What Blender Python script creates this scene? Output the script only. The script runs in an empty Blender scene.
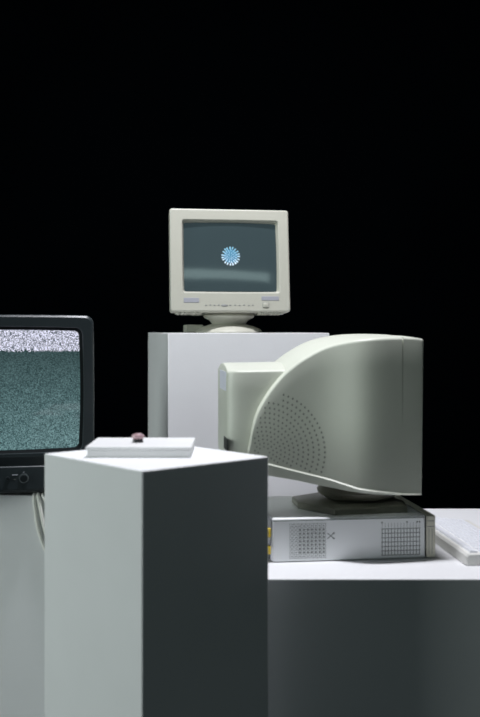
import bpy, bmesh, math, random
from mathutils import Vector, Matrix
R = math.radians
random.seed(7)
sc = bpy.context.scene
COL = sc.collection

# ------------------------------------------------------------------ camera
cam_d = bpy.data.cameras.new('camera')
cam = bpy.data.objects.new('camera', cam_d); COL.objects.link(cam)
cam.location = (0, 0, 1.25); cam.rotation_euler = (R(90), 0, 0)
cam_d.sensor_fit = 'HORIZONTAL'; cam_d.sensor_width = 24; cam_d.lens = 50
cam_d.shift_y = -28.5 / 480
cam_d.clip_start = 0.05
cam_d.dof.use_dof = True; cam_d.dof.focus_distance = 2.95; cam_d.dof.aperture_fstop = 2.5
sc.camera = cam

# ------------------------------------------------------------------ world, lights, exposure
w = bpy.data.worlds.new('world'); sc.world = w; w.use_nodes = True
w.node_tree.nodes['Background'].inputs[0].default_value = (0.5, 0.7, 0.8, 1)
w.node_tree.nodes['Background'].inputs[1].default_value = 0.0

def area(name, loc, target, sx, sy, power, color):
    d = bpy.data.lights.new(name, 'AREA'); d.shape = 'RECTANGLE'; d.size = sx; d.size_y = sy
    d.energy = power; d.color = color
    o = bpy.data.objects.new(name, d); COL.objects.link(o); o.location = loc
    o.rotation_euler = (Vector(target) - Vector(loc)).to_track_quat('-Z', 'Y').to_euler()
    return o
area('overhead_softbox', (0.10, 2.36, 3.4), (0.10, 2.64, 0.9), 0.34, 0.16, 83, (0.94, 0.94, 1.0))
area('left_softbox', (-4.4, 0.75, 1.7), (-0.1, 2.6, 0.9), 1.9, 2.0, 104, (0.90, 1.0, 0.97))
area('rear_strip_light', (1.2, -2.5, 2.65), (1.2, 3.3, 1.4), 4.2, 0.34, 8.6, (0.74, 1.0, 0.98))
sc.view_settings.view_transform = 'Standard'; sc.view_settings.look = 'None'
sc.view_settings.exposure = 0.0; sc.view_settings.gamma = 1.0; sc.view_settings.use_curve_mapping = False

# ------------------------------------------------------------------ materials
def srgb(r, g, b):
    f = lambda c: (c/255/12.92) if c/255 <= .04045 else ((c/255+.055)/1.055)**2.4
    return (f(r), f(g), f(b), 1)
def mat(name, col, rough=0.5, spec=0.5, metal=0.0, var=0.0, vscale=6, bump=0.0, bscale=300, coat=0.0):
    m = bpy.data.materials.new(name); m.use_nodes = True
    nt = m.node_tree; b = nt.nodes['Principled BSDF']
    b.inputs['Roughness'].default_value = rough; b.inputs['Specular IOR Level'].default_value = spec
    b.inputs['Metallic'].default_value = metal; b.inputs['Coat Weight'].default_value = coat
    b.inputs['Base Color'].default_value = col
    tc = nt.nodes.new('ShaderNodeTexCoord')
    if var:
        n = nt.nodes.new('ShaderNodeTexNoise'); n.inputs['Scale'].default_value = vscale; n.inputs['Detail'].default_value = 5
        nt.links.new(tc.outputs['Object'], n.inputs['Vector'])
        r = nt.nodes.new('ShaderNodeValToRGB')
        r.color_ramp.elements[0].position = .3; r.color_ramp.elements[1].position = .7
        r.color_ramp.elements[0].color = tuple(c*(1-var) for c in col[:3]) + (1,)
        r.color_ramp.elements[1].color = tuple(min(1, c*(1+var)) for c in col[:3]) + (1,)
        nt.links.new(n.outputs['Fac'], r.inputs[0]); nt.links.new(r.outputs[0], b.inputs['Base Color'])
    if bump:
        n = nt.nodes.new('ShaderNodeTexNoise'); n.inputs['Scale'].default_value = bscale
        nt.links.new(tc.outputs['Object'], n.inputs['Vector'])
        bp = nt.nodes.new('ShaderNodeBump'); bp.inputs['Strength'].default_value = bump; bp.inputs['Distance'].default_value = .001
        nt.links.new(n.outputs['Fac'], bp.inputs['Height']); nt.links.new(bp.outputs[0], b.inputs['Normal'])
    return m
def emit(m, col, strength):
    b = m.node_tree.nodes['Principled BSDF']
    b.inputs['Emission Color'].default_value = col; b.inputs['Emission Strength'].default_value = strength
    return m

M = dict(
    backdrop=mat('black_backdrop_cloth', (0.0006, 0.0010, 0.0014, 1), 1.0, .0, var=.2, vscale=1.2),
    studio_wall=mat('dark_studio_wall', (0.05, 0.055, 0.06, 1), .9, .1, var=.1, vscale=1.5),
    floor=mat('dark_floor', (0.02, 0.022, 0.024, 1), .7, .2, var=.2, vscale=4),
    plinth=mat('white_painted_board', (0.80, 0.81, 0.82, 1), .6, .3, var=.02, vscale=5, bump=.15, bscale=120),
    slab=mat('white_box_lacquer', (0.80, 0.81, 0.81, 1), .45, .4, var=.01),
    beige=mat('beige_plastic', (0.48, 0.48, 0.41, 1), .42, .45, var=.015, vscale=8, bump=.2, bscale=900),
    cream=mat('aged_cream_plastic', (0.60, 0.57, 0.42, 1), .5, .4, var=.02, vscale=8),
    shell=mat('warm_grey_plastic', (0.62, 0.645, 0.56, 1), .42, .5, var=.02, vscale=6, bump=.2, bscale=900),
    olive=mat('grey_olive_stand_plastic', (0.17, 0.17, 0.135, 1), .4, .5, var=.02),
    case=mat('pale_grey_painted_steel', (0.88, 0.90, 0.91, 1), .4, .5, var=.015, bump=.1, bscale=700),
    bezelgrey=mat('grey_beige_plastic', (0.66, 0.65, 0.55, 1), .5, .4, var=.02),
    lilac=mat('grey_lilac_badge', (0.34, 0.35, 0.39, 1), .5, .4, var=.02),
    white=mat('white_sticker', (0.78, 0.80, 0.90, 1), .5, .3, var=.01),
    groove=mat('dark_slot', (0.06, 0.065, 0.06, 1), .8, .2, var=.05),
    vent=mat('grey_vent_slot', (0.22, 0.24, 0.23, 1), .8, .2, var=.05),
    perf=mat('perforation_dark', (0.26, 0.28, 0.24, 1), .8, .2, var=.05),
    black=mat('black_gloss_plastic', (0.010, 0.014, 0.016, 1), .3, .5, var=.1),
    mattblack=mat('matt_black_plastic', (0.006, 0.008, 0.009, 1), .85, .1, var=.1),
    charcoal=mat('charcoal_plastic', (0.018, 0.026, 0.030, 1), .38, .55, var=.05, vscale=10, bump=.2, bscale=900),
    chrome=mat('dull_chrome', (0.55, 0.57, 0.6, 1), .3, .5, metal=1, var=.02),
    yellow=mat('yellow_plug', (0.75, 0.55, 0.05, 1), .5, .4, var=.02),
    cable=mat('white_cable', (0.90, 0.90, 0.84, 1), .45, .4, var=.02),
    keycap=mat('white_keycap', (0.84, 0.86, 0.90, 1), .5, .4, var=.01),
    kbody=mat('ivory_keyboard_plastic', (0.80, 0.80, 0.76, 1), .5, .4, var=.01),
    pink=mat('pink_glass_cap', (0.42, 0.28, 0.30, 1), .12, .8, var=.05, vscale=60, coat=.5),
    midgrey=mat('mid_grey_button', (0.26, 0.27, 0.26, 1), .5, .4, var=.02),
    print=mat('grey_print', (0.25, 0.26, 0.24, 1), .6, .3, var=.05),
)

# static-noise television picture: sparkling white band on top, dim teal snow below
def tv_picture():
    m = mat('television_snow', (0.012, 0.02, 0.022, 1), .06, .5)
    nt = m.node_tree; b = nt.nodes['Principled BSDF']; N = nt.nodes.new; L = nt.links.new
    tc = N('ShaderNodeTexCoord')
    mp = N('ShaderNodeVectorMath'); mp.operation = 'MULTIPLY'; mp.inputs[1].default_value = (560, 1, 600)
    L(tc.outputs['Object'], mp.inputs[0])
    fl = N('ShaderNodeVectorMath'); fl.operation = 'FLOOR'; L(mp.outputs[0], fl.inputs[0])
    fz = N('ShaderNodeVectorMath'); fz.operation = 'MULTIPLY'; fz.inputs[1].default_value = (1, 0, 1); L(fl.outputs[0], fz.inputs[0])
    wn = N('ShaderNodeTexWhiteNoise'); wn.noise_dimensions = '3D'; L(fz.outputs[0], wn.inputs['Vector'])
    sep = N('ShaderNodeSeparateXYZ'); L(tc.outputs['Object'], sep.inputs[0])
    # ragged lower border of the bright band
    jit = N('ShaderNodeMath'); jit.operation = 'MULTIPLY_ADD'; jit.inputs[1].default_value = .009
    L(wn.outputs['Value'], jit.inputs[0]); L(sep.outputs['Z'], jit.inputs[2])
    band = N('ShaderNodeMath'); band.operation = 'GREATER_THAN'; band.inputs[1].default_value = TV_BAND_Z
    L(jit.outputs[0], band.inputs[0])
    rb = N('ShaderNodeValToRGB'); rb.color_ramp.elements[0].position = .3; rb.color_ramp.elements[0].color = (.07, .09, .11, 1)
    rb.color_ramp.elements[1].position = .75; rb.color_ramp.elements[1].color = (.95, .95, 1.15, 1); L(wn.outputs['Value'], rb.inputs[0])
    rd = N('ShaderNodeValToRGB'); rd.color_ramp.elements[0].position = .3; rd.color_ramp.elements[0].color = (.012, .030, .034, 1)
    rd.color_ramp.elements[1].position = 1.0; rd.color_ramp.elements[1].color = (.16, .27, .28, 1); L(wn.outputs['Value'], rd.inputs[0])
    # snow gets denser towards the bottom of the tube
    rv = N('ShaderNodeMapRange'); rv.inputs['From Min'].default_value = .13; rv.inputs['From Max'].default_value = .36
    rv.inputs['To Min'].default_value = 1.35; rv.inputs['To Max'].default_value = .35; L(sep.outputs['Z'], rv.inputs[0])
    sc_ = N('ShaderNodeVectorMath'); sc_.operation = 'SCALE'; L(rd.outputs[0], sc_.inputs[0]); L(rv.outputs[0], sc_.inputs['Scale'])
    ad = N('ShaderNodeVectorMath'); ad.operation = 'ADD'; ad.inputs[1].default_value = (.016, .030, .030); L(sc_.outputs[0], ad.inputs[0])
    mx = N('ShaderNodeMix'); mx.data_type = 'RGBA'; L(band.outputs[0], mx.inputs[0]); L(ad.outputs[0], mx.inputs[6]); L(rb.outputs[0], mx.inputs[7])
    L(mx.outputs[2], b.inputs['Emission Color']); b.inputs['Emission Strength'].default_value = 1.0
    return m
TV_BAND_Z = 0.380
M['snow'] = tv_picture()
M['crt'] = emit(mat('crt_glass', (0.02, 0.03, 0.032, 1), .08, .9, var=.05), (.030, .046, .052, 1), 1.0)
def ball_mat():
    m = mat('blue_white_picture', (0.1, 0.15, 0.2, 1), .4, .3)
    nt = m.node_tree; b = nt.nodes['Principled BSDF']; N = nt.nodes.new; L = nt.links.new
    tc = N('ShaderNodeTexCoord'); sep = N('ShaderNodeSeparateXYZ'); L(tc.outputs['Generated'], sep.inputs[0])
    rp = N('ShaderNodeValToRGB'); rp.color_ramp.elements[0].color = (.75, .88, 1, 1); rp.color_ramp.elements[0].position = .1
    rp.color_ramp.elements[1].color = (.20, .50, .66, 1); rp.color_ramp.elements[1].position = .85
    L(sep.outputs['Z'], rp.inputs[0]); L(rp.outputs[0], b.inputs['Emission Color']); b.inputs['Emission Strength'].default_value = .85
    return m
M['ball'] = ball_mat()
M['ballcore'] = emit(mat('deep_blue_picture', (0.02, 0.05, 0.1, 1), .4, .3), (.05, .24, .38, 1), .9)

# ------------------------------------------------------------------ helpers
def link_bm(name, bm, m, parent=None, smooth=None):
    bmesh.ops.recalc_face_normals(bm, faces=bm.faces)
    me = bpy.data.meshes.new(name); bm.to_mesh(me); bm.free()
    me.materials.append(M[m] if isinstance(m, str) else m)
    o = bpy.data.objects.new(name, me); COL.objects.link(o)
    if parent: o.parent = parent
    if smooth is not None:
        me.polygons.foreach_set('use_smooth', [True]*len(me.polygons))
        me.set_sharp_from_angle(angle=R(smooth))
    return o
def tag(o, label=None, cat=None, group=None, kind=None):
    if label: o['label'] = label
    if cat: o['category'] = cat
    if group: o['group'] = group
    if kind: o['kind'] = kind
    return o
def thing(name, loc, rz, label, cat, group=None, rx=0):
    o = bpy.data.objects.new(name, None); COL.objects.link(o); o.empty_display_size = .05
    o.location = loc; o.rotation_euler = (rx, 0, rz)
    return tag(o, label, cat, group)
def bx(bm, x0, x1, y0, y1, z0, z1, bev=0, seg=2, mtx=None):
    vs = [bm.verts.new((x, y, z)) for x in (x0, x1) for y in (y0, y1) for z in (z0, z1)]
    q = [(0,1,3,2), (4,6,7,5), (0,4,5,1), (2,3,7,6), (0,2,6,4), (1,5,7,3)]
    fs = [bm.faces.new([vs[i] for i in f]) for f in q]
    if bev:
        es = list({e for f in fs for e in f.edges})
        r = bmesh.ops.bevel(bm, geom=es, offset=bev, segments=seg, profile=.5, affect='EDGES')
        vs = list({v for f in r['faces'] for v in f.verts} | {v for v in vs if v.is_valid})
    if mtx is not None: bmesh.ops.transform(bm, matrix=mtx, verts=vs)
    return vs
def box(name, dims, m, parent=None, bev=0, seg=2, smooth=40):
    bm = bmesh.new(); bx(bm, *dims, bev=bev, seg=seg)
    return flat_faces(link_bm(name, bm, m, parent, smooth))
def flat_faces(o):        # keep the big flat faces truly flat, only the rounded edges smooth
    for p in o.data.polygons:
        if max(abs(c) for c in p.normal) > .9999: p.use_smooth = False
    return o
def loft(bm, loops, cap0=False, cap1=False):
    rows = [[bm.verts.new(p) for p in lp] for lp in loops]
    n = len(rows[0])
    for a, b in zip(rows, rows[1:]):
        for i in range(n):
            j = (i+1) % n
            bm.faces.new((a[i], a[j], b[j], b[i]))
    if cap0: bm.faces.new(rows[0])
    if cap1: bm.faces.new(rows[-1])
    return rows
def rr(cx, cz, w, h, r, y, bow=0.0, k=6, ms=8, taper=0.0):
    """rounded rectangle in the xz plane at depth y, sides bowed outwards"""
    pts = []
    hw, hh = w/2, h/2
    corners = [(hw-r, hh-r, 0), (-hw+r, hh-r, 90), (-hw+r, -hh+r, 180), (hw-r, -hh+r, 270)]
    for ci, (x, z, a0) in enumerate(corners):
        for i in range(k+1):
            a = R(a0 + 90*i/k); pts.append([x + r*math.cos(a), z + r*math.sin(a)])
        nx = corners[(ci+1) % 4]; a = R(a0+90)
        s = (x + r*math.cos(a), z + r*math.sin(a)); e = (nx[0] + r*math.cos(a), nx[1] + r*math.sin(a))
        for i in range(1, ms):
            t = i/ms; pts.append([s[0]*(1-t)+e[0]*t, s[1]*(1-t)+e[1]*t])
    out = []
    for x, z in pts:
        fx = 1 + bow*(1-(z/hh)**2); fz = 1 + bow*(1-(x/hw)**2)
        out.append((cx + x*fx*(1+taper*z), y, cz + z*fz))
    return out
def lathe(bm, prof, n=40, c=(0,0,0), axis='z', sx=1, sy=1):
    loops = []
    for r, h in prof:
        lp = []
        for i in range(n):
            a = 2*math.pi*i/n; u, v = r*math.cos(a)*sx, r*math.sin(a)*sy
            lp.append((c[0]+u, c[1]+v, c[2]+h) if axis == 'z' else (c[0]+u, c[1]-h, c[2]+v))
        loops.append(lp)
    loft(bm, loops, True, True)
def tube(name, pts, rad, m, parent=None):
    cu = bpy.data.curves.new(name, 'CURVE'); cu.dimensions = '3D'; cu.bevel_depth = rad; cu.bevel_resolution = 4; cu.use_fill_caps = True
    sp = cu.splines.new('NURBS'); sp.points.add(len(pts)-1)
    for p, q in zip(sp.points, pts): p.co = (*q, 1)
    sp.use_endpoint_u = True; sp.order_u = 4; sp.resolution_u = 8
    o = bpy.data.objects.new(name, cu); COL.objects.link(o); cu.materials.append(M[m])
    dg = bpy.context.evaluated_depsgraph_get(); me = bpy.data.meshes.new_from_object(o.evaluated_get(dg))
    bpy.data.objects.remove(o)
    me.polygons.foreach_set('use_smooth', [True]*len(me.polygons))
    o = bpy.data.objects.new(name, me); COL.objects.link(o)
    if parent: o.parent = parent
    return o

# ------------------------------------------------------------------ the room
def struct(name, dims, m):
    return tag(box(name, dims, m, smooth=None), kind='structure')
struct('floor', (-5.2, 3.4, -2.6, 5.2, -.06, 0), 'floor')
struct('wall_back', (-5.2, 3.4, 5.0, 5.1, 0, 4.4), 'backdrop')
struct('wall_left', (-5.3, -5.2, -2.6, 5.1, 0, 4.4), 'backdrop')
struct('wall_right', (3.4, 3.5, -2.6, 5.1, 0, 4.4), 'backdrop')
struct('wall_front', (-5.2, 3.4, -2.7, -2.6, 0, 4.4), 'studio_wall')
struct('ceiling', (-5.3, 3.5, -2.7, 5.1, 4.4, 4.46), 'backdrop')

# ------------------------------------------------------------------ plinths
def plinth(corner, ang, wid, dep, h, label):
    """corner = near-left bottom corner; width runs along ang, depth at right angles"""
    o = box('display_plinth', (0, wid, 0, dep, 0, h), 'plinth', bev=.0025, seg=2)
    o.location = (corner[0], corner[1], 0); o.rotation_euler = (0, 0, R(ang))
    return tag(o, label, 'plinth')
plinth((-.191, 1.95), 41.5, .338, .370, .975, 'white square plinth nearest the camera, its lit face and dark face meeting at a corner')
plinth((-.2304, 3.2), 12, .5387, .542, 1.2404, 'tallest plinth, bright white, standing behind under the front-facing computer monitor')
plinth((.02, 2.269), 0, .90, .896, .685, 'broad low white plinth with grey front carrying the computer case and keyboard')
plinth((-.894, 2.654), -8, .60, .50, .819, 'grey-white plinth at the left edge underneath the black television')

# ------------------------------------------------------------------ white box and little knob on the near plinth
t = thing('flat_box', (-.218, 2.150, .975), 0, 'thin white rectangular box lying flat on the nearest plinth', 'box')
box('box_base', (-.111, .112, .002, .158, 0, .016), 'slab', t, bev=.0015)
box('lid', (-.115, .114, 0, .185, .0165, .0240), 'slab', t, bev=.0025, seg=3)
t = thing('round_knob', (-.228, 2.235, .9991), 0, 'tiny dark round knob with shiny pinkish top, sitting on the flat white box', 'knob')
bm = bmesh.new(); lathe(bm, [(.0095, 0), (.0118, .001), (.0118, .0065), (.010, .008)], 28); link_bm('knob_base', bm, 'black', t, 40)
bm = bmesh.new(); lathe(bm, [(.0115, .008), (.0148, .0105), (.0148, .014), (.011, .0185), (.005, .0205)], 28); link_bm('cap', bm, 'pink', t, 60)

# ------------------------------------------------------------------ black television
t = thing('television', (-.622, 2.57, .822), R(12), 'black tube television showing white static snow, at the left edge', 'television')
TW, TH = .488, .458
Z0 = .008                                     # stands on low feet
cz = Z0 + TH/2
scx, scz, sw, sh = 0, Z0 + TH - .038 - .155, .412, .306
bm = bmesh.new()
o3 = lambda y, ins, r: rr(0, cz, TW-2*ins, TH-2*ins, r, y, bow=.008)
sc3 = lambda y, ins, r: rr(scx, scz, sw-2*ins, sh-2*ins, r, y, bow=.020)
loft(bm, [o3(.075, .004, .02), o3(.012, 0, .022), o3(.004, .0015, .022), o3(0, .006, .020),
          sc3(0.0, -.0085, .018), sc3(.002, -.0075, .017)])
bz = flat_faces(link_bm('front_bezel', bm, 'charcoal', t, 25))
bm = bmesh.new()
loft(bm, [sc3(.0015, -.0080, .017), sc3(.010, -.001, .013), sc3(.030, .002, .012)])
link_bm('screen_surround', bm, 'mattblack', t, 20)
bm = bmesh.new()
rows = []
for f in (1.0, .85, .7, .55, .4, .25, .12):
    lp = rr(0, 0, (sw-.001)*f, (sh-.001)*f, .012*f, 0, bow=.020)
    rows.append([(x+scx, .019 - .016*(1-(x/(sw/2))**2*.6-(z/(sh/2))**2*.4), z+scz) for x, y, z in lp])
loft(bm, rows, cap1=True)
link_bm('screen', bm, 'snow', t, 60)
# control strip under the picture
box('upper_recess', (-.205, .205, -.0012, .004, .079, .1015), 'black', t, bev=.001)
cp = box('control_panel', (-.212, .212, -.006, .004, .014, .077), 'charcoal', t, bev=.004, seg=3)
def rknob(name, x, z, r, d, m, par, ring=None):
    bm = bmesh.new(); lathe(bm, [(r, 0), (r, d*.7), (r*.85, d), (r*.3, d)], 26, (x, -.006, z), 'y')
    k = link_bm(name, bm, m, par, 40)
    if ring:
        bm = bmesh.new(); lathe(bm, [(r*1.0, .0), (r*1.28, .0), (r*1.28, .0016), (r*1.02, .0016)], 26, (x, -.006, z), 'y'); link_bm('ring', bm, ring, k, 40)
    return k
# x positions counted from the set's centre line (the right-hand bottom controls)
rknob('knob', .0650, .046, .0098, .010, 'black', cp, 'chrome')
rknob('button', .0245, .046, .0055, .005, 'black', cp, None)
box('printed_mark', (.0355, .0495, -.0066, -.006, .0545, .0558), 'white', cp)
box('printed_mark', (.0375, .0455, -.0066, -.006, .0430, .0440), 'print', cp)
box('printed_mark', (.0643, .0657, -.0066, -.006, .0600, .0625), 'white', cp)
for k in range(5): box('printed_mark', (-.17+k*.028, -.16+k*.028, -.0066, -.006, .047, .049), 'print', cp)
# housing behind
bm = bmesh.new()
hb = lambda y, wd, z0, z1, r: rr(0, (z0+z1)/2, wd, z1-z0, r, y)
loft(bm, [hb(.070, .470, .012, .462, .02), hb(.16, .455, .014, .455, .03), hb(.26, .36, .02, .40, .05), hb(.40, .27, .03, .32, .05), hb(.42, .25, .04, .30, .05)], True, True)
link_bm('rear_housing', bm, 'charcoal', t, 40)
for sx in (-.18, .18): box('foot', (sx-.02, sx+.02, .115, .15, -.003, .022), 'black', t, bev=.002)
for sx in (-.10, .10): box('foot', (sx-.02, sx+.02, .34, .38, -.003, .042), 'black', t, bev=.002)

# white cables over the plinth edge below the set
def cable(pts, r, label):
    o = tube('cable', pts, r, 'cable'); return tag(o, label, 'cable', 'cables hanging below the television')
def face_y(x, out): return 2.600 + (-.507 - x)*math.tan(R(8)) - out    # the plinth's front face
def hang(pts, r, out, x0):
    top = [(x0-.004, face_y(x0, 0)+.10, .8194+r), (x0-.002, face_y(x0, 0)+.05, .8194+r), (x0, face_y(x0, 0)+.010, .8200+r), (x0, face_y(x0, out), .8210)]
    return top + [(x, face_y(x, out), z) for x, z in pts]
cable(hang([(-.5345, .80), (-.531, .77), (-.527, .74), (-.518, .71), (-.506, .68), (-.490, .65), (-.47, .60), (-.46, .54)], .0040, .0056, -.5360), .0040,
      'white cable hanging leftmost below the television, slanting behind the nearest plinth')
cable(hang([(-.5200, .80), (-.515, .77), (-.508, .74), (-.499, .71), (-.486, .67), (-.47, .62), (-.45, .56)], .0050, .0066, -.5250), .0050,
      'thick white cable in the middle of those hanging below the television')
cable(hang([(-.5020, .805), (-.493, .78), (-.482, .75), (-.468, .71), (-.45, .66), (-.43, .60)], .0042, .0056, -.5130), .0042,
      'white cable hanging nearest the plinth corner, rightmost below the television')

# ------------------------------------------------------------------ front-facing computer monitor on the tall plinth
FZ = 1.2404
t = thing('computer_monitor', (-.040, 3.43, FZ), R(9), 'beige computer monitor facing forward, a blue and white ball on its dark screen', 'monitor')
MW, MH = .402, .346
bm = bmesh.new()
TILT = Matrix.Translation((-.009, -.125, .070)) @ Matrix.Rotation(R(-6.5), 4, 'X')
def tl(o): o.matrix_basis = TILT; return o
head = bpy.data.objects.new('dummy', None)
bpy.data.objects.remove(head)
oc = lambda y, ins, r, tp=0: rr(0, MH/2, MW-2*ins, MH-2*ins, r, y)
ow, oh, ocx, ocz = .316, .236, .003, .068 + .118
ic = lambda y, ins, r: rr(ocx, ocz, ow-2*ins, oh-2*ins, r, y, bow=.004)
loft(bm, [oc(.055, .002, .008), oc(.006, 0, .009), oc(.0015, .0015, .009), oc(0, .005, .008),
          ic(0, -.006, .009), ic(.0015, -.004, .008), ic(.012, 0, .006), ic(.024, .003, .005)])
bezel = tl(flat_faces(link_bm('front_bezel', bm, 'beige', t, 25)))
def bulge(x, z): return .0215 - .012*(1 - (x/(ow/2))**2*.6 - (z/(oh/2))**2*.4)
bm = bmesh.new(); rows = []
for f in (1.0, .85, .7, .55, .4, .25, .12):
    lp = rr(0, 0, (ow-.005)*f, (oh-.005)*f, .006*f, 0, bow=.004)
    rows.append([(x+ocx, bulge(x, z), z+ocz) for x, y, z in lp])
loft(bm, rows, cap1=True)
screen = tl(link_bm('screen', bm, 'crt', t, 60))
# ball of radiating strokes shown on the screen
def disc(bm, x, z, a, ln, wd, lift):
    c, s = math.cos(a), math.sin(a); n = 8; vs = []
    for i in range(n):
        b = 2*math.pi*i/n; u, v = ln/2*math.cos(b), wd/2*math.sin(b)*(1+.45*math.cos(b))
        px, pz = x + u*c - v*s, z + u*s + v*c
        vs.append((px+ocx, bulge(px, pz)-lift, pz+ocz))
    back = [(p[0], p[1]+.0004, p[2]) for p in vs]
    loft(bm, [back, vs], True, True)
bxc, bzc = .000, .002
bm = bmesh.new()
lathe(bm, [(.0235, 0), (.0235, .0006)], 30, (bxc+ocx, bulge(0, 0)-.0002, bzc+ocz), 'y')
pic = link_bm('picture_disc', bm, 'ballcore', screen, None)
bm = bmesh.new()
for ring, (rad, n, ln, wd) in enumerate([(.0272, 19, .0105, .0060), (.0185, 15, .0085, .0040), (.0105, 10, .0070, .0028), (.004, 4, .0050, .0020)]):
    for i in range(n):
        a = 2*math.pi*(i + .5*(ring % 2))/n + .06*random.uniform(-1, 1)
        rd = rad + random.uniform(-.0010, .0010)
        disc(bm, bxc + rd*math.cos(a), bzc + rd*math.sin(a), a, ln, wd*random.uniform(.8, 1.1), .0014)
link_bm('picture_strokes', bm, 'ball', screen, None)
# bezel details
d = box('badge', (-.157, -.106, -.0012, .002, .030, .046), 'lilac', bezel, bev=.0008)
d = box('badge', (.103, .162, -.0012, .002, .038, .052), 'lilac', bezel, bev=.0008)
for k, x in enumerate([-.083, -.069, -.055, -.041, -.002+.000, .014, .029, .044, .060, .073]):
    bm = bmesh.new(); wd_ = .0034
    lathe(bm, [(wd_, 0), (wd_, .0014), (wd_*.7, .002)], 16, (x, 0.0005, .0215+(.0008*(k % 2))), 'y', 1, .55)
    link_bm('button', bm, 'midgrey', bezel, 40)
bm = bmesh.new(); lathe(bm, [(.012, 0), (.012, .0012), (.010, .0018)], 20, (-.022, .0005, .021), 'y', 1, .32); link_bm('button', bm, 'midgrey', bezel, 40)
bm = bmesh.new()
fr = [rr(.117, .0225, .022, .019, .002, .001), rr(.117, .0225, .022, .019, .002, -.0004), rr(.117, .0225, .0205, .0175, .0018, -.0004)]
loft(bm, fr, True, True); pb = link_bm('power_button_surround', bm, 'print', bezel, None)
bm = bmesh.new(); loft(bm, [rr(.117, .0225, .019, .016, .002, .001), rr(.117, .0225, .019, .016, .002, -.0022), rr(.117, .0225, .017, .014, .002, -.003)], True, True)
link_bm('power_button', bm, 'beige', bezel, 40)
bm = bmesh.new()     # small ribs and vents under the bezel edge
bm.free()
for x0, xs in ((-.182, (-.172, -.160, -.148, -.120, -.108)), (.095, (.100, .112, .124, .142, .154, .166))):
    bm = bmesh.new(); bx(bm, x0, x0+.087, .012, .05, -.0035, .006, .001)
    for x in xs: bx(bm, x-.004, x+.004, .008, .05, -.006, .006, .0015)
    link_bm('underside_rib_strip', bm, 'beige', bezel, 40)
bm = bmesh.new()
hb = lambda y, wd, z0, z1, r: rr(0, (z0+z1)/2, wd, z1-z0, r, y)
loft(bm, [hb(.050, .388, .006, .346, .012), hb(.14, .375, .008, .340, .03), hb(.26, .30, .02, .30, .045), hb(.37, .24, .035, .25, .04), hb(.385, .22, .045, .24, .04)], True, True)
tl(link_bm('rear_housing', bm, 'beige', t, 40))
# tilt and swivel stand
bm = bmesh.new()
lathe(bm, [(.098, 0), (.112, .0), (.114, .004), (.108, .012), (.090, .021), (.065, .028), (.050, .031)], 56, (0, -.012, 0))
ft = link_bm('stand_base', bm, 'beige', t, 50)
bm = bmesh.new(); lathe(bm, [(.055, .028), (.058, .032), (.066, .042), (.085, .052), (.088, .058), (.07, .075)], 48, (0, -.012, 0), 'z', 1.0, .95)
link_bm('stand_neck', bm, 'beige', t, 50)
box('cable_block', (-.142, -.080, .045, .13, 0, .028), 'beige', t, bev=.004)

# ------------------------------------------------------------------ desktop computer case
t = thing('desktop_computer', (.075, 2.425, .685), R(7.4), 'pale grey desktop computer case lying flat underneath the side-facing monitor', 'computer')
CH, CL, CD = .107, .413, .325
box('cover', (.004, CL-.026, 0, CD, .0015, CH), 'case', t, bev=.004, seg=3)
fb = box('front_bezel', (CL-.025, CL, -.002, CD+.002, .002, CH-.0002), 'bezelgrey', t, bev=.005, seg=3)
box('seam', (CL-.0262, CL-.0248, -.0006, CD, .006, CH-.001), 'groove', t)
for z in (.078, .092): box('slot', (CL-.021, CL-.004, -.0026, -.0015, z, z+.0016), 'vent', fb)
box('slot', (CL-.018, CL-.0170, -.0026, -.0015, .012, .074), 'vent', fb)
box('slot', (CL-.010, CL-.0090, -.0026, -.0015, .012, .074), 'vent', fb)
box('back_plate', (0, .0045, .004, CD-.004, .005, CH-.003), 'chrome', t, bev=.001)
rp = box('top_lip', (.006, CL-.028, -.0012, .006, CH-.0065, CH-.0045), 'vent', t)
# dotted vent near the back, ruled vent near the front
bm = bmesh.new()
for i in range(9):
    for j in range(9):
        x = .052 + i*.0098; z = .014 + j*.0092
        r = .0030 if 1 < i and 0 < j < 8 else .0018
        lathe(bm, [(r, 0), (r, .0004)], 8, (x, 0, z), 'y')
for i in range(10): bx(bm, .0465+i*.0098, .0473+i*.0098, -.0003, .001, .008, .094)
for j in range(10): bx(bm, .0465, .135, -.0003, .001, .0094+j*.0092, .0101+j*.0092)
link_bm('vent_grille', bm, 'vent', t, None)
bm = bmesh.new()
for i in range(13): bx(bm, .277+i*.0079-.0008, .277+i*.0079+.0008, -.0005, .001, .010, .076)
for i in range(13): bx(bm, .277+i*.0079-.0003, .277+i*.0079+.0003, -.0004, .001, .076, .090)
for j in range(7): bx(bm, .275, .374, -.0006, .001, .0105+j*.0108-.0008, .0105+j*.0108+.0008)
for x in (.277, .340, .366, .372): lathe(bm, [(.0022, 0), (.0022, .0004)], 8, (x, 0, .091), 'y')
link_bm('vent_grille', bm, 'vent', t, None)
bm = bmesh.new()      # crossed mark stamped beside the dotted vent
for a in (R(40), R(-40)):
    mt = Matrix.Translation((.148, 0, .062)) @ Matrix.Rotation(a, 4, 'Y')
    bx(bm, -.0105, .0105, -.0006, .0004, -.0010, .0010, 0, mtx=mt)
    bx(bm, .0075, .0120, -.0006, .0004, -.0018, .0018, 0, mtx=mt)
link_bm('stamped_mark', bm, 'vent', t, None)
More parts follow.
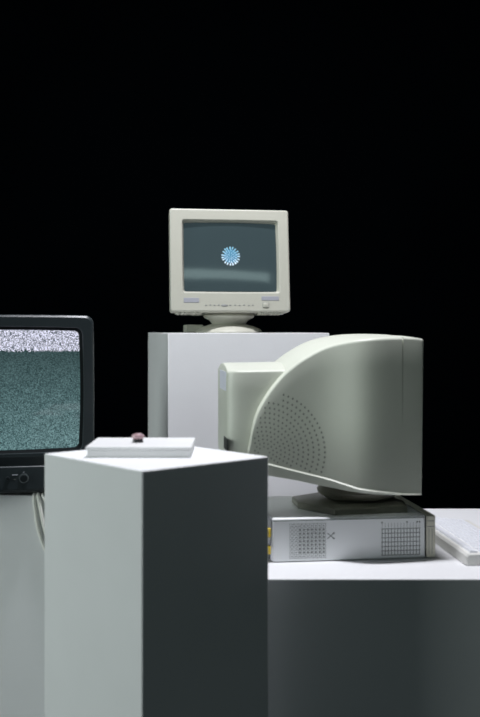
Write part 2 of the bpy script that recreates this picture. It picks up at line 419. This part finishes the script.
# rear sockets and plugs
for y, z, m_, nm in [(.012, .072, 'yellow', 'plug'), (.012, .030, 'yellow', 'plug'), (.020, .050, 'white', 'plug'), (.06, .03, 'groove', 'socket'), (.10, .06, 'groove', 'socket'), (.22, .05, 'groove', 'socket')]:
    bm = bmesh.new(); bx(bm, -.010 if nm == 'plug' else -.004, .001, y-.009, y+.009, z-.010, z+.010, .002)
    link_bm(nm, bm, m_, t, 40)
for x in (.03, .38):
    for y in (.03, CD-.03):
        bm = bmesh.new(); lathe(bm, [(.010, 0), (.010, .005)], 16, (x, y, 0)); link_bm('foot', bm, 'groove', t, 40)

# ------------------------------------------------------------------ side-facing monitor on the case
# local axes: u (x) towards the screen, v (y) across, z up; the near flank is v = 0
t = thing('computer_monitor', (.449, 2.44, .792), R(7), 'large grey computer monitor seen from its side, with arched flank and dotted perforations', 'monitor')
BZ = .792
W = .400
arc = [(-.4285, .910), (-.428, .944), (-.422, .968), (-.4145, 1.010), (-.405, 1.044), (-.390, 1.074), (-.368, 1.107), (-.338, 1.142), (-.307, 1.168), (-.283, 1.184), (-.246, 1.204), (-.209, 1.217), (-.165, 1.226), (-.128, 1.2300), (-.091, 1.232), (-.056, 1.2325)]
z1p = [(-.429, .937), (-.382, .924), (-.307, .904), (-.234, .886), (-.165, .866), (-.06, .852), (.0, .849)]
z2p = [(-.429, .903), (-.382, .893), (-.307, .879), (-.258, .868), (-.192, .857), (-.093, .8475), (.0, .8445)]
def interp(tb, x):
    if x <= tb[0][0]: return tb[0][1]
    for (a, b), (c, d) in zip(tb, tb[1:]):
        if x <= c: return b + (d-b)*(x-a)/(c-a)
    return tb[-1][1]
def fslope(u):           # inward slope of the flank: a soft shoulder ahead of the perforated rear
    return .03*max(0, min(1, (-u-.05)/.1)) + .58*math.exp(-((u+.185)/(.062 if u < -.185 else .036))**2) - .11*max(0, min(1, (u+.15)/.06))
FT = [0.0]
for i in range(500): FT.append(FT[-1] + .001*fslope(-(i+.5)*.001))
def flank(u):            # how far the flank curves inwards towards the rear
    q = max(0.0, -u*1000); i = min(499, int(q))
    return FT[i] + (FT[i+1]-FT[i])*(q-i)
def section(u, zt, grow=0.0, cr=.018, r=.0075):
    """closed loop across the body at length u"""
    g = flank(u) + grow
    zb1, zb2 = interp(z1p, u), interp(z2p, u)
    zt2 = max(zt, zb1 + .016)
    v0, v1 = g, W-g
    lp = [(u, v0+.030, zb2), (u, v0-.001, zb2+.003), (u, v0-.0035, zb1-.001), (u, v0, zb1+.0025)]
    m = 6
    for i in range(1, m): lp.append((u, v0, zb1+.0025 + (zt2-r-zb1-.0025)*i/m))
    for i in range(5):
        a = R(180-90*i/4); lp.append((u, v0+r+r*math.cos(a), zt2-r+r*math.sin(a)))
    n = 12
    for i in range(1, n):
        q = i/n; lp.append((u, v0+r+(v1-v0-2*r)*q, zt2 + cr*(1-(2*q-1)**2)))
    for i in range(5):
        a = R(90-90*i/4); lp.append((u, v1-r+r*math.cos(a), zt2-r+r*math.sin(a)))
    for i in range(m-1, 0, -1): lp.append((u, v1, zb1 + (zt2-r-zb1)*i/m))
    lp += [(u, v1, zb1), (u, v1-.006, zb1-.008+(zb2-zb1)*.35), (u, v1-.030, zb2)]
    return lp
def dense(tb, sub=4):
    """Catmull-Rom through the arc so the edge reads as one curve"""
    P = [tb[0]] + tb + [tb[-1]]; out = []
    for i in range(1, len(P)-2):
        for k in range(sub):
            q = k/sub
            f = lambda a, b, c, d: .5*((2*b) + (-a+c)*q + (2*a-5*b+4*c-d)*q*q + (-a+3*b-3*c+d)*q**3)
            out.append((f(P[i-1][0], P[i][0], P[i+1][0], P[i+2][0]), f(P[i-1][1], P[i][1], P[i+1][1], P[i+2][1])))
    out.append(tb[-1]); return out
def crown(u): return .006 + .009*min(1, max(0, (-u-.05)/.2))
bm = bmesh.new()
secs = []; lastu = -9
for u, z in dense(arc):
    if z < interp(z1p, u)+.016: continue
    u = max(u, lastu+.0004); lastu = u
    secs.append([(a, b, c-BZ) for a, b, c in section(u, z, cr=crown(u))])
loft(bm, secs, True, True)
body = link_bm('body_shell', bm, 'shell', t, 32)
# front bezel ring with screen (turned to the right, away from view)
bm = bmesh.new()
def bsec(u, zt, grow=0): return [(a + (-.005*(1.228-c)/.38), b, c-BZ) for a, b, c in section(u, zt, grow, cr=.005, r=.006)]
loft(bm, [bsec(-.0600, 1.2290, .0045), bsec(-.0532, 1.2290, .0045), bsec(-.0530, 1.2322, -.0002), bsec(-.02, 1.2310, -.0005), bsec(-.004, 1.2285, .000), bsec(0, 1.2260, .004)], True, True)
fbz = link_bm('front_bezel', bm, 'shell', t, 32)
bm = bmesh.new()
def ysc(x, ins, r): return [(x, a, c) for a, _, c in rr(W/2, .250, .335-2*ins, .262-2*ins, r, 0, bow=.01)]
loft(bm, [ysc(-.004, 0, .012), ysc(.0015, 0, .012), ysc(.0015, .004, .012)], True, False)
loft(bm, [ysc(.0016, .004, .012), ysc(.004, .04, .012), ysc(.0055, .09, .01)], False, True)
link_bm('screen', bm, 'crt', t, 40)
# narrower rear housing with rounded corners
bm = bmesh.new()
def rsec(u, ins, zt, zb):
    v0, v1 = .068+ins, W-.068-ins; lp = []
    r = .006
    lp += [(u, v0+.01, zb), (u, v0, zb+.01)]
    for i in range(1, 5): lp.append((u, v0, zb+.01+(zt-r-zb-.01)*i/5))
    for i in range(4):
        a = R(180-90*i/3); lp.append((u, v0+r+r*math.cos(a), zt-r+r*math.sin(a)))
    for i in range(1, 10):
        q = i/10; lp.append((u, v0+r+(v1-v0-2*r)*q, zt+.016*(1-(2*q-1)**2)))
    for i in range(4):
        a = R(90-90*i/3); lp.append((u, v1-r+r*math.cos(a), zt-r+r*math.sin(a)))
    for i in range(4, 0, -1): lp.append((u, v1, zb+.01+(zt-r-zb-.01)*i/5))
    lp += [(u, v1, zb+.01), (u, v1-.01, zb)]
    return [(a, b, c-BZ) for a, b, c in lp]
loft(bm, [rsec(-.474, .026, 1.146, .935), rsec(-.4725, .019, 1.148, .932), rsec(-.467, .012, 1.149, .930), rsec(-.458, .006, 1.150, .928), rsec(-.446, .002, 1.150, .926), rsec(-.425, 0, 1.150, .925), rsec(-.36, -.003, 1.151, .920), rsec(-.30, -.005, 1.152, .920)], True, True)
rh = link_bm('rear_housing', bm, 'shell', t, 40)
box('sticker', (-.4752, -.4730, .105, .250, 1.098-BZ, 1.146-BZ), 'white', rh)
box('socket', (-.4755, -.4730, .070, .150, .952-BZ, .982-BZ), 'groove', rh)
# rings of perforations on the near flank
bm = bmesh.new()
cu, czh = -.388, .951
rings = 13
for k in range(rings):
    rad = .014 + k*.0086 + .00022*k*k
    n = max(6, int(2*math.pi*rad/(.0098+.0002*k)))
    for i in range(n):
        a = 2*math.pi*(i+.5*(k % 2))/n
        u, z = cu + rad*math.cos(a), czh + rad*math.sin(a)
        zt = None
        for (a0, b0), (a1, b1) in zip(arc[1:], arc[2:]):
            if a0 <= u <= a1: zt = b0 + (b1-b0)*(u-a0)/(a1-a0)
        if zt is None or z > zt-.016 or z < interp(z1p, u)+.008 or u < -.414: continue
        if k > 10 and a > 1.25 and a < 3: continue
        r = .0019 + .00006*k
        v = flank(u)
        sl = (flank(u-.001)-flank(u+.001))/.002
        pts = []
        for q in range(8):
            b = 2*math.pi*q/8; du, dz = r*math.cos(b)*.85, r*math.sin(b)*1.15
            pts.append((u+du, v - du*sl - .0004, z+dz-BZ))
        loft(bm, [[(p[0], p[1]+.0006, p[2]) for p in pts], pts], True, True)
link_bm('perforations', bm, 'perf', body, None)
# stand: faceted foot, swivel bowl, neck
bm = bmesh.new()
foot = [(-.283, .160), (-.210, .052), (-.020, .072), (-.006, .15), (-.035, .27), (-.20, .31), (-.283, .25)]
fc = (sum(p[0] for p in foot)/7, sum(p[1] for p in foot)/7)
sh_ = lambda f, z: [(fc[0]+(p[0]-fc[0])*f, fc[1]+(p[1]-fc[1])*f, z) for p in foot]
loft(bm, [sh_(.985, .0), sh_(1, .002), sh_(1.0, .014), sh_(.975, .017), sh_(.80, .022)], True, True)
bmesh.ops.recalc_face_normals(bm, faces=bm.faces)
link_bm('stand_base', bm, 'olive', t, 25)
bm = bmesh.new(); lathe(bm, [(.05, .020), (.080, .023), (.094, .029), (.106, .038), (.108, .046), (.100, .056), (.085, .068)], 48, (-.120, .180, 0), 'z', 1.0, 1.0)
link_bm('stand_swivel', bm, 'olive', t, 45)

# ------------------------------------------------------------------ keyboard
t = thing('keyboard', (.541, 2.394, .685), R(5.6), 'white computer keyboard lying lengthways at the right edge beside the computer case', 'keyboard')
KL, KW = .490, .170
bm = bmesh.new()
def ksec(y, ins=0):   # cross-section, high at the back edge (x=0), low at the typing edge
    return [(ins, y, .002), (ins, y, .024-ins), (.004+ins, y, .030-ins), (.040, y, .030-ins), (KW-.004-ins, y, .016-ins), (KW-ins, y, .011-ins), (KW-ins, y, .002)]
loft(bm, [ksec(0, .004), ksec(.004, .001), ksec(.010), ksec(KL-.010), ksec(KL-.004, .001), ksec(KL, .004)], True, True)
kb = link_bm('keyboard_body', bm, 'kbody', t, 25)
slope = math.atan2(-.014, KW-.044)
kd = None
for r_ in range(6):
    for c_ in range(16):
        x = .022 + r_*.0215 + (.004 if r_ else 0); y = .020 + c_*.0283
        z = .030 if x < .040 else .030 + (x-.040)*math.tan(slope)
        if kd is None:
            b2 = bmesh.new()
            loft(b2, [[(-.0098, -.0132, -.002), (.0098, -.0132, -.002), (.0098, .0132, -.002), (-.0098, .0132, -.002)],
                      [(-.0098, -.0132, .001), (.0098, -.0132, .001), (.0098, .0132, .001), (-.0098, .0132, .001)],
                      [(-.0078, -.0114, .0045), (.0078, -.0114, .0045), (.0078, .0114, .0045), (-.0078, .0114, .0045)]], True, True)
            ko = link_bm('key', b2, 'keycap', t, 30); kd = ko
        else:
            ko = kd.copy(); COL.objects.link(ko); ko.parent = t
        ko.location = (x, y, z); ko.rotation_euler = (0, -slope, 0)
